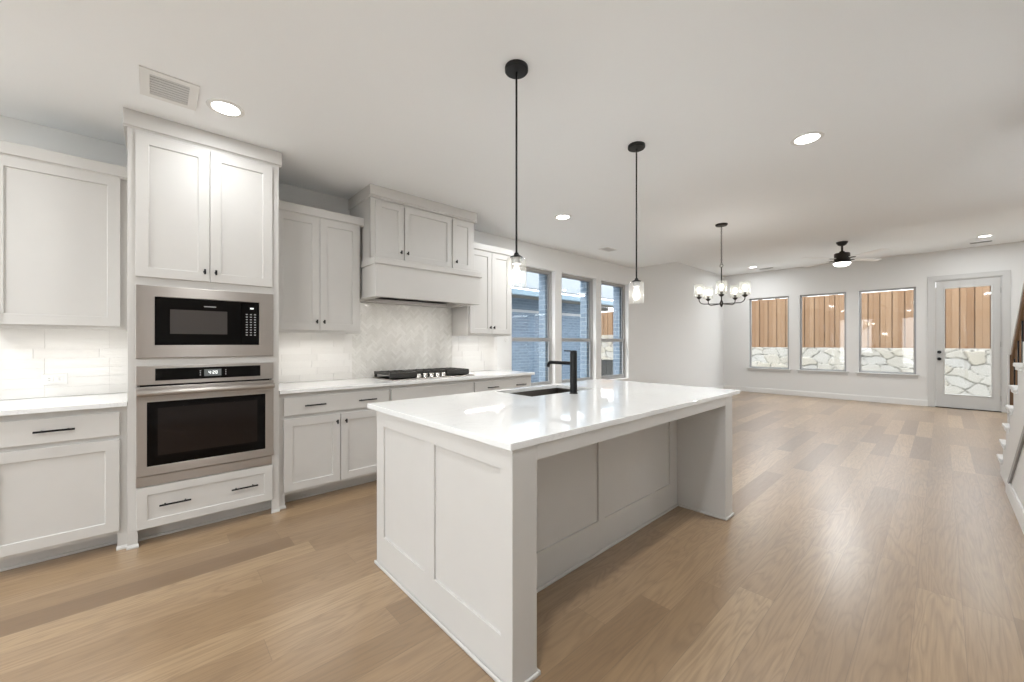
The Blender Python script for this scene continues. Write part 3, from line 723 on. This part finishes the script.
# ------------------------------------------------------------------ cooktop
r = thing('gas_cooktop', (-3.75, 2.20, ZC), 'stainless gas cooktop with black grates and five front knobs', 'cooktop')
cx0, cx1, cy0, cy1 = -4.0, -3.52, 1.70, 2.665
tr_ = MB(); tr_.box(cx0, cx1, cy0, cy1, ZC+.0005, ZC+.010); tr_.build('tray', m_steel, r, .004)
zg = ZC+.070
for gi, (ga, gb, gx1) in enumerate(((cy0+.010, cy0+.30, cx1-.10), (cy0+.306, cy1-.306, cx1-.125), (cy1-.30, cy1-.010, cx1-.10))):
    g = MB(); gx0 = cx0+.02
    for yy in (ga+.008, gb-.008): g.box(gx0, gx1, yy-.008, yy+.008, zg-.026, zg)
    for xx in (gx0+.008, (gx0+gx1)/2, gx1-.008): g.box(xx-.008, xx+.008, ga+.0165, gb-.0165, zg-.025, zg-.001)
    for q in range(1, 4):
        yy = ga+(gb-ga)*q/4; g.box(gx0+.0165, (gx0+gx1)/2-.0085, yy-.005, yy+.005, zg-.016, zg+.002); g.box((gx0+gx1)/2+.0085, gx1-.0165, yy-.005, yy+.005, zg-.016, zg+.002)
    for xx in (gx0+.012, gx1-.012):
        for yy in (ga+.012, gb-.012): g.box(xx-.011, xx+.011, yy-.011, yy+.011, ZC+.010, zg-.024)
    if gi != 1: g.box(gx1-.004, gx1+.006, ga, gb, ZC+.018, zg-.004)
    g.build('grate', m_iron, r, .0015)
for (bx, by) in ((-3.90, 1.89), (-3.76, 1.89), (-3.86, 2.205), (-3.90, 2.52), (-3.76, 2.52)):
    MB().lathe([(0, .030), (.020, .030), (.032, .026), (.034, .018), (.045, .014), (.048, .009)], (bx, by, ZC), 2, 24).build('burner', m_iron, r, smooth=True)
for q in range(5):
    yy = 2.135+(q-2)*.072
    MB().lathe([(.030, .010), (.030, .015), (.025, .019), (.022, .050), (.020, .054), (0, .054)], (cx1-.040, yy, ZC), 2, 24).build('knob', m_chrome, r, smooth=True)

# ------------------------------------------------------------------ island
IX0, IX1, IY0, IY1 = -2.215, -1.052, .967, 3.186
r = thing('kitchen_island', (-1.7, 2.08, 0), 'large grey-white kitchen island with panelled end and open knee space', 'island')
LEG, BP, ZT = .128, -1.405, ZC-TS
MB().slab(wm, (IX0, IX1), (0, ZT), -IY0, LEG, rects=[(-2.125, -1.673, .180, .804), (-1.590, -1.118, .180, .804)], depth=.010).build('end_panel', m_cab, r, .002)
MB().slab(lambda a, b, n: (a, n, b), (IX0, IX1), (0, ZT), IY1, LEG+.007, rects=[(-2.125, -1.673, .18, .804), (-1.590, -1.118, .18, .804)], depth=.010).build('end_panel', m_cab, r, .002)
yb0, yb1 = IY0+LEG, IY1-LEG-.007
MB().slab(FX, (yb0, yb1), (0, ZT), BP, .03, rects=[(yb0+.065, 2.000, .195, .80), (2.070, 2.927, .195, .80)], depth=.010).build('back_panel', m_cab, r, .002)
MB().box(IX1-.022, IX1, yb0, yb1, .8245, ZT).build('apron', m_cab, r, .002)
cb_ = MB().slab(lambda a, b, n: (a, b, n), (-2.285, BP-.03), (yb0, yb1), ZT, ZT-.10, holes=[(-2.276, -1.86, 1.885, 2.62)]); cb_.build('cabinet_box', m_cab, r)
MB().box(-2.17, BP-.03, yb0, yb1, 0, .10).build('toe_kick', m_cab, r)
for q in range(4):
    w_ = (yb1-yb0)/4; MB().box(-2.304, -2.2855, yb0+q*w_+.004, yb0+(q+1)*w_-.004, .115, ZT-.012).build('door', m_cab, r, .002)
def shoe(parent, pts_list):
    a = MB()
    for (x0, x1, y0, y1) in pts_list: a.box(x0, x1, y0, y1, 0, .019)
    a.build('shoe_moulding', m_cab, parent, .006)
sh = .012
shoe(r, [(IX0-sh, IX1+sh, IY0-sh, IY0-.0005), (IX1+.0005, IX1+sh, IY0, IY0+LEG), (IX0-sh, IX0-.0005, IY0, IY0+LEG),
         (BP+.0005, BP+sh, yb0, yb1), (BP+sh, IX1+sh, yb0+.0005, yb0+sh), (BP+sh, IX1+sh, yb1-sh, yb1-.0005), (IX1+.0005, IX1+sh, yb1, IY1), (IX0-sh, IX1+sh, IY1+.0005, IY1+sh)])
# slab with sink cut-out
SX0, SX1, SY0, SY1 = -2.262, -1.872, 1.900, 2.605
o = MB().slab(FZ, (-2.325, -1.048), (.955, 3.345), ZC, TS, holes=[(SX0, SX1, SY0, SY1)]).build('island_countertop', m_quartz, None, .003)
tag(o, 'white quartz slab with a sink cut-out on top of the kitchen island', 'countertop')
r = thing('undermount_sink', (-2.05, 2.25, .68), 'stainless undermount sink set into the island counter', 'sink')
a = MB(); zf = ZT-.0008
o_, i_ = (SX0-.018, SX1+.010, SY0-.012, SY1+.012), (SX0-.006, SX1+.004, SY0-.006, SY1+.006)
a.slab(FZ, (o_[0]+.008, o_[1]), o_[2:], zf, .0015, holes=[i_]); a.build('flange', m_steel_sink, r)
b_ = bmesh.new(); bw = MB()
zb = .690
pts = [(i_[0], i_[2]), (i_[1], i_[2]), (i_[1], i_[3]), (i_[0], i_[3])]
top = [bw.bm.verts.new((*p, zf)) for p in pts]; bot = [bw.bm.verts.new((p[0]+(.006 if p[0] < -2.1 else -.006), p[1]+(.006 if p[1] < 2.2 else -.006), zb)) for p in pts]
for q in range(4): bw.bm.faces.new((top[q], top[(q+1) % 4], bot[(q+1) % 4], bot[q]))
bw.bm.faces.new(bot)
bas = bw.build('basin', m_steel_sink, r, keep=True); md = bas.modifiers.new('shell', 'SOLIDIFY'); md.thickness = .0015; md.offset = 0
bv = bas.modifiers.new('bevel', 'BEVEL'); bv.width = .012; bv.segments = 3; bv.limit_method = 'ANGLE'; bv.angle_limit = math.radians(50)
MB().lathe([(0, .001), (.032, .001), (.042, .004), (.045, .002)], (-2.05, 2.25, zb+.001), 2, 24).build('drain', m_chrome, bas, smooth=True)
# faucet
fx, fy = -1.784, 2.235
r = thing('kitchen_faucet', (fx, fy, ZC), 'matt black single-column faucet beside the island sink', 'faucet')
MB().lathe([(0, 0), (.030, 0), (.030, .006), (.0255, .008), (.0255, .290), (.024, .293), (.024, .296), (.0255, .298), (.0255, .306), (0, .306)], (fx, fy, ZC), 2, 32).build('column', m_dark, r, smooth=True)
sp_ = MB(); zs = ZC+.216; pts = [(fx-.015, fy, zs)]+[(fx-.02-.195*q/6, fy, zs) for q in range(7)]
for q in range(1, 7):
    t = math.pi/2*q/6*.8; pts.append((fx-.215-.028*math.sin(t), fy, zs-.028*(1-math.cos(t))))
pts.append((pts[-1][0]-.004, fy, pts[-1][2]-.016))
sp_.tube(pts, .0125, 16); sp_.build('spout', m_dark, r, smooth=True)
MB().box(fx-.085, fx+.018, fy-.007, fy+.007, ZC+.3005, ZC+.309).build('lever', m_dark, r, .002)

# ------------------------------------------------------------------ lamps
CANS = [(-2.975, .342, HK, 'recessed ceiling light above the oven tower beside the large vent'),
        (-2.932, 3.482, HK, 'recessed ceiling light seen between the two pendants'),
        (-.643, 3.415, HK, 'recessed ceiling light right of the second pendant over the open floor'),
        (.497, 10.49, HL, 'recessed ceiling light above the back door beside the slim slot vent'),
        (-3.066, 10.67, HL, 'recessed ceiling light near the far corner above the first far window'),
        (-2.95, -1.5, HK, 'added recessed ceiling light, unseen behind the photographer by the kitchen wall'),  # out of view, added to light the room
        (-.643, .41, HK, 'recessed ceiling light overhead by the photographer'),
        (-1.0, -1.7, HK, 'added recessed ceiling light, unseen behind the photographer by the right wall'),  # extra unseen lamp, put in for general brightness
        (.92, 5.3, HK, 'added recessed ceiling light, unseen over the staircase'),  # unseen lamp added to brighten the stairs and the ceiling nearby
        ]
proto = None
def ceiling_can(x, y, z, label):
    r = thing('recessed_light', (x, y, z), label, 'ceiling light', 'recessed ceiling lights')
    MB().lathe([(.071, -.004), (.076, -.007), (.096, -.004), (.098, -.0003)], (x, y, z), 2, 40).build('trim_ring', m_plate, r, smooth=True)
    MB().lathe([(0, -.0035), (.072, -.0035), (.072, -.001), (0, -.001)], (x, y, z), 2, 40).build('diffuser', m_led, r)
    return r
for q, (x, y, z, lb) in enumerate(CANS):
    if q == 0: proto = c_ = ceiling_can(x, y, z, lb)
    else: c_ = copy_tree(proto); c_.location = (x, y, z); c_['label'] = lb
    ORIG[c_.name] = Vector((x, y, z))
    lamp('downlight', 'AREA', (x, y, z-.012), CAN_W*(0.55 if z > 3 else .35 if q == 0 else 1.0), CAN_C, c_, .15)
# pendants
def pendant(x, y, label):
    r = thing('pendant_light', (x, y, HK), label, 'pendant light', 'glass pendants over the island')
    MB().lathe([(0, 0), (.060, 0), (.061, -.004), (.061, -.020), (.058, -.024), (.012, -.026), (0, -.026)], (x, y, HK), 2, 40).build('canopy', m_dark, r, smooth=True)
    MB().cyl((x, y, 0), .0055, 1.742, HK-.025, 2, 12).build('stem', m_dark, r, smooth=True)
    MB().lathe([(0, 1.748), (.010, 1.748), (.014, 1.738), (.033, 1.727), (.034, 1.722), (0, 1.722)], (x, y, 0), 2, 32).build('shade_cap', m_dark, r, smooth=True)
    so_ = MB().cyl((x, y, 0), .023, 1.690, 1.7218, 2, 24).build('socket', m_alum, r, smooth=True)
    MB().lathe([(.012, 1.719), (.050, 1.719), (.0525, 1.716), (.0525, 1.566), (.0495, 1.566), (.0495, 1.7155), (.012, 1.7155)], (x, y, 0), 2, 40).build('glass_shade', m_shade, r, smooth=True)
    MB().lathe([(.012, 1.690), (.013, 1.678), (.022, 1.650), (.027, 1.628), (.024, 1.605), (.014, 1.592), (0, 1.588)], (x, y, 0), 2, 24).build('bulb', m_bulb, so_, smooth=True)
    return r
p1 = pendant(-1.506, 1.413, 'clear glass pendant on black stem nearest the oven tower over the island')
p2 = copy_tree(p1); p2.location = (-1.508, 2.617, HK); p2['label'] = 'clear glass pendant on black stem over the far half of the island'
ORIG[p2.name] = Vector((-1.508, 2.617, HK))
for p in (p1, p2): lamp('pendant_lamp', 'POINT', (p.location.x, p.location.y, 1.632), PEND_W, WARM, p, .018)
# chandelier
ccx, ccy = -1.813, 5.122
r = thing('chandelier', (ccx, ccy, HK), 'five-arm dark metal chandelier with glass drum shades', 'chandelier')
MB().lathe([(0, 0), (.068, 0), (.069, -.008), (.060, -.020), (.012, -.026), (0, -.026)], (ccx, ccy, HK), 2, 32).build('canopy', m_bronze, r, smooth=True)
ch = MB(); zt, zb_ = HK-.026, 2.235; n_ = 22; L_ = (zt-zb_)/n_
for q in range(n_):
    zc_ = zt-(q+.5)*L_; pts = []
    for t in range(10):
        aa = 2*math.pi*t/10; u_, v_ = .008*math.cos(aa), L_*.66*math.sin(aa)
        pts.append((ccx+(u_ if q % 2 else 0), ccy+(0 if q % 2 else u_), zc_+v_))
    ch.tube(pts, .0022, 6, True)
ch.build('chain', m_bronze, r, smooth=True)
rg = MB(); rg.tube([(ccx+.018*math.cos(2*math.pi*t/16), ccy, 2.215+.018*math.sin(2*math.pi*t/16)) for t in range(16)], .003, 8, True); rg.build('loop', m_bronze, r, smooth=True)
MB().lathe([(0, 2.20), (.006, 2.20), (.007, 1.80), (.011, 1.79), (.020, 1.768), (.021, 1.752), (.015, 1.735), (.010, 1.725), (.008, 1.715), (0, 1.712)], (ccx, ccy, 0), 2, 24).build('stem_hub', m_bronze, r, smooth=True)
RV = Vector((math.cos(math.radians(CAM_YAW)), math.sin(math.radians(CAM_YAW)), 0)); FV = Vector((-RV.y, RV.x, 0))
for q in range(5):
    an = math.radians(-90+72*q); rv_ = Vector((ccy, -ccx, 0)).normalized(); fv_ = Vector((ccx, ccy, 0)).normalized(); d_ = (rv_*math.cos(an)+fv_*math.sin(an)); c0 = Vector((ccx, ccy, 0)); R_ = .255
    pts = [c0+d_*(.02+t*(R_-.08)/5)+Vector((0, 0, 1.752)) for t in range(6)]
    for t in range(1, 7):
        b2 = math.pi/2*t/6; pts.append(c0+d_*(R_-.06+.06*math.sin(b2))+Vector((0, 0, 1.752+.05*(1-math.cos(b2)))))
    pts.append(c0+d_*R_+Vector((0, 0, 1.818)))
    am = MB().tube(pts, .0055, 8).build('arm', m_bronze, r, smooth=True)
    ex, ey = (c0+d_*R_).x, (c0+d_*R_).y
    MB().lathe([(0, 1.812), (.008, 1.812), (.030, 1.832), (.032, 1.838), (.014, 1.841), (.014, 1.875), (0, 1.875)], (ex, ey, 0), 2, 24).build('shade_cup', m_bronze, am, smooth=True)
    MB().lathe([(.014, 1.8415), (.055, 1.8415), (.058, 1.845), (.058, 1.995), (.055, 1.995), (.055, 1.8445), (.014, 1.8445)], (ex, ey, 0), 2, 32).build('glass_shade', m_shade2, am, smooth=True)
    MB().lathe([(.010, 1.875), (.013, 1.89), (.027, 1.925), (.026, 1.945), (.015, 1.962), (0, 1.966)], (ex, ey, 0), 2, 20).build('bulb', m_bulb, am, smooth=True)
    lamp('chandelier_lamp', 'POINT', (ex, ey, 1.928), CHAND_W, WARM, r, .018)
# ceiling fan
fx_, fy_ = -1.219, 9.209
r = thing('ceiling_fan', (fx_, fy_, HL), 'dark motor ceiling fan with four white blades and a lit lamp', 'ceiling fan')
MB().lathe([(0, 0), (.085, 0), (.085, -.012), (.060, -.055), (.030, -.072), (0, -.072)], (fx_, fy_, HL), 2, 32).build('canopy', m_bronze, r, smooth=True)
MB().cyl((fx_, fy_, 0), .016, 2.90, HL-.065, 2, 16).build('downrod', m_bronze, r, smooth=True)
MB().lathe([(0, 2.935), (.035, 2.930), (.045, 2.905), (.108, 2.895), (.115, 2.885), (.115, 2.765), (.095, 2.752), (0, 2.752)], (fx_, fy_, 0), 2, 40).build('motor_housing', m_bronze, r, smooth=True)
lk = MB().lathe([(0, 2.7515), (.120, 2.7515), (.130, 2.745), (.130, 2.725), (.125, 2.722), (0, 2.722)], (fx_, fy_, 0), 2, 40).build('light_kit', m_bronze, r, smooth=True)
MB().lathe([(.124, 2.7215), (.124, 2.705), (.10, 2.676), (.06, 2.662), (0, 2.657)], (fx_, fy_, 0), 2, 40).build('lamp_bowl', m_fanlight, lk, smooth=True)
lamp('fan_lamp', 'AREA', (fx_, fy_, 2.645), FAN_W, CAN_C, r, .22)
for q in range(4):
    an = math.radians(-83+90*q); d_ = RV*math.cos(an)+FV*math.sin(an); p_ = Vector((-d_.y, d_.x, 0)); c0 = Vector((fx_, fy_, 2.79))
    br = MB(); pr = [(.10, -.022), (.20, -.030), (.24, -.020), (.24, .020), (.20, .030), (.10, .022)]
    tilt = .10
    def pt(a_, b_, z): return c0+d_*a_+p_*b_+Vector((0, 0, z-b_*tilt))
    A_ = [br.bm.verts.new(pt(u_, v_, -.006)) for u_, v_ in pr]; B_ = [br.bm.verts.new(pt(u_, v_, -.001)) for u_, v_ in pr]
    br.bm.faces.new(A_[::-1]); br.bm.faces.new(B_)
    for t in range(6): br.bm.faces.new((A_[t], A_[(t+1) % 6], B_[(t+1) % 6], B_[t]))
    bk = br.build('blade_bracket', m_bronze, r)
    bl = MB(); pr = [(.17, -.052), (.30, -.062), (.72, -.068), (.755, -.058), (.765, -.03), (.765, .03), (.755, .058), (.72, .068), (.30, .062), (.17, .052)]
    A_ = [bl.bm.verts.new(pt(u_, v_, 0)) for u_, v_ in pr]; B_ = [bl.bm.verts.new(pt(u_, v_, .007)) for u_, v_ in pr]
    bl.bm.faces.new(A_[::-1]); bl.bm.faces.new(B_)
    for t in range(len(pr)): bl.bm.faces.new((A_[t], A_[(t+1) % len(pr)], B_[(t+1) % len(pr)], B_[t]))
    bl.build('blade', m_bladew, r, .002)
# under-cabinet light bars
for (a, b_, lb) in ((-.69, -.13, 'slim light bar under the wall cabinet left of the oven tower'), (.76, 1.42, 'slim light bar under the wall cabinet right of the oven tower'), (2.73, 3.34, 'slim light bar under the wall cabinet beside the first window')):
    r = thing('under_cabinet_light', (-3.80, (a+b_)/2, 1.384), lb, 'light bar', 'under-cabinet light bars')
    MB().box(-3.815, -3.785, a, b_, 1.372, 1.3845).build('housing', m_plate, r, .002)
    MB().box(-3.811, -3.789, a+.005, b_-.005, 1.3705, 1.3719).build('diffuser', m_led, r)
    lamp('bar_lamp', 'AREA', (-3.80, (a+b_)/2, 1.368), UNDER_W*(b_-a)/.6, UNDER_C, r, .02, b_-a-.02, (0, math.radians(-18), 0), 'RECTANGLE')
# vents
def vent(label, x0, x1, y0, y1, z, slats, along_y=True, fr=.03, name='ceiling_vent', mat=m_plate):
    r = thing(name, ((x0+x1)/2, (y0+y1)/2, z), label, 'vent')
    MB().slab(lambda a, b, n: (a, b, -n), (x0, x1), (y0, y1), -(z-.008), .0075, holes=[(x0+fr, x1-fr, y0+fr, y1-fr)]).build('frame', mat, r, .002)
    MB().box(x0+fr-.002, x1-fr+.002, y0+fr-.002, y1-fr+.002, z-.0012, z-.0003).build('duct_recess', m_ventdark, r)
    a = MB()
    n = slats
    for i in range(n):
        if along_y:
            xx = x0+fr+(i+.5)*(x1-x0-2*fr)/n; w_ = (x1-x0-2*fr)/n*.24
            a.prism([(xx-w_, z-.0075), (xx-w_+.002, z-.0075), (xx+w_, z-.002), (xx+w_-.002, z-.002)], 1, y0+fr, y1-fr)
        else:
            yy = y0+fr+(i+.5)*(y1-y0-2*fr)/n; w_ = (y1-y0-2*fr)/n*.36
            a.prism([(yy-w_, z-.0075), (yy-w_+.002, z-.0075), (yy+w_, z-.002), (yy+w_-.002, z-.002)], 0, x0+fr, x1-fr)
    a.build('louvres', m_louver if mat == m_plate else mat, r)
    return r
vent('large white louvred ceiling vent near the oven tower', -3.125, -2.815, -.045, .206, HK, 8, True, .042)
vent('small grey louvred ceiling vent near the left windows', -3.56, -3.39, 5.06, 5.33, HK, 8, True, .025)
vent('slim slot vent in the raised ceiling above the third far window', -3.05, -2.76, 11.06, 11.14, HL, 3, False, .012, mat=m_grey)
vent('slim slot vent in the raised ceiling above the back door', .345, .605, 11.02, 11.11, HL, 3, False, .012, mat=m_grey)

# ------------------------------------------------------------------ staircase at right
r = thing('staircase', (.9, 5.0, 0), 'white-painted closed staircase with brown wood rail at the right edge', 'staircase')
XS, XS1 = .385, XRL-.02; RISE, RUN, Y1 = .188, .265, 6.14
NST = 11
for q in range(NST):
    yn = Y1-RUN*q; zt = RISE*(q+1)
    xq = XS-.022 if yn-RUN > YRE+.01 else XR+.122
    MB().box(xq, XS1, yn-RUN-.006, yn+.0, zt-.030, zt).build('tread', m_trim, r, .006)
    MB().box(max(XS+.001, xq), XS1, yn-.040, yn-.022, zt-RISE, zt-.031).build('riser', m_trim, r)
st = MB(); pts = [(Y1-.022, 0)]; NV = 7
for q in range(NV):
    yn = Y1-.022-RUN*q; yl = max(yn-RUN, YRE+.001); pts += [(yn, RISE*(q+1)-.031), (yl, RISE*(q+1)-.031)]
pts += [(pts[-1][0], 0)]
st.prism(pts, 0, XS, XS+.03); st.build('side_wall', m_trim, r)
bk_ = MB()
for q in range(6):
    yn = Y1-RUN*q; zt = RISE*(q+1); bk_.box(XS-.014, XS, yn-RUN*.98, yn-.03, zt-.052, zt-.0305)
bk_.build('tread_moulding', m_trim, r, .003)
sl_ = RISE/RUN
dg = MB(); ya, yb_ = 5.30, YRE+.002; w_ = .055
zd = lambda y: .115+(5.30-y)*.62
dg.prism([(ya, zd(ya)), (yb_, zd(yb_)), (yb_, zd(yb_)-w_), (ya, zd(ya)-w_)], 0, XS-.014, XS-.0005); dg.build('stringer_trim', m_alum, r, .003)
MB().prism([(x_, z) for x_, z in base_prof(XS-.0005, -1)], 1, YRE, 5.40).build('base_trim', m_trim, r)
# rail
XRA = .468
nw = MB(); nw.box(XRA-.036, XRA+.036, 5.955, 6.027, RISE, 1.14); nw.box(XRA-.036, XRA+.045, 5.946, 6.036, 1.14, 1.165); nw.build('newel_post', m_brownwood, r, .004)
zr = lambda y: 1.135+(5.99-y)*.622
hr = MB(); hr.prism([(5.955, zr(5.955)+.02), (4.30, zr(4.30)+.02), (4.30, zr(4.30)-.045), (5.955, zr(5.955)-.045)], 0, XRA-.028, XRA+.028); hr.build('handrail', m_brownwood, r, .006)
MB().box(XRA-.046, XRA-.0365, 5.950, 6.032, RISE+.001, 1.166).build('newel_sunlit_edge', m_trim, r, .002)['label'] = 'white strip standing in for sunlight on the newel edge'  # sunlit edge of the newel built as a white strip
MB().prism([(5.945, zr(5.945)+.034), (4.30, zr(4.30)+.034), (4.30, zr(4.30)+.0205), (5.945, zr(5.945)+.0205)], 0, XRA-.034, XRA+.034).build('rail_sunlit_edge', m_trim, r, .002)['label'] = 'white strip standing in for sunlight along the handrail top'  # bright line of sunlight on the rail laid on as white
for q in range(7):
    yn = Y1-RUN*q
    for t in (.10, .225):
        yy = yn-t
        if yy > 5.94 or yy < 4.32: continue
        MB().box(XRA-.016, XRA+.016, yy-.016, yy+.016, RISE*(q+1)+.0005, zr(yy)-.05).build('baluster', m_brownwood if t < .2 else m_dark, r, .002)
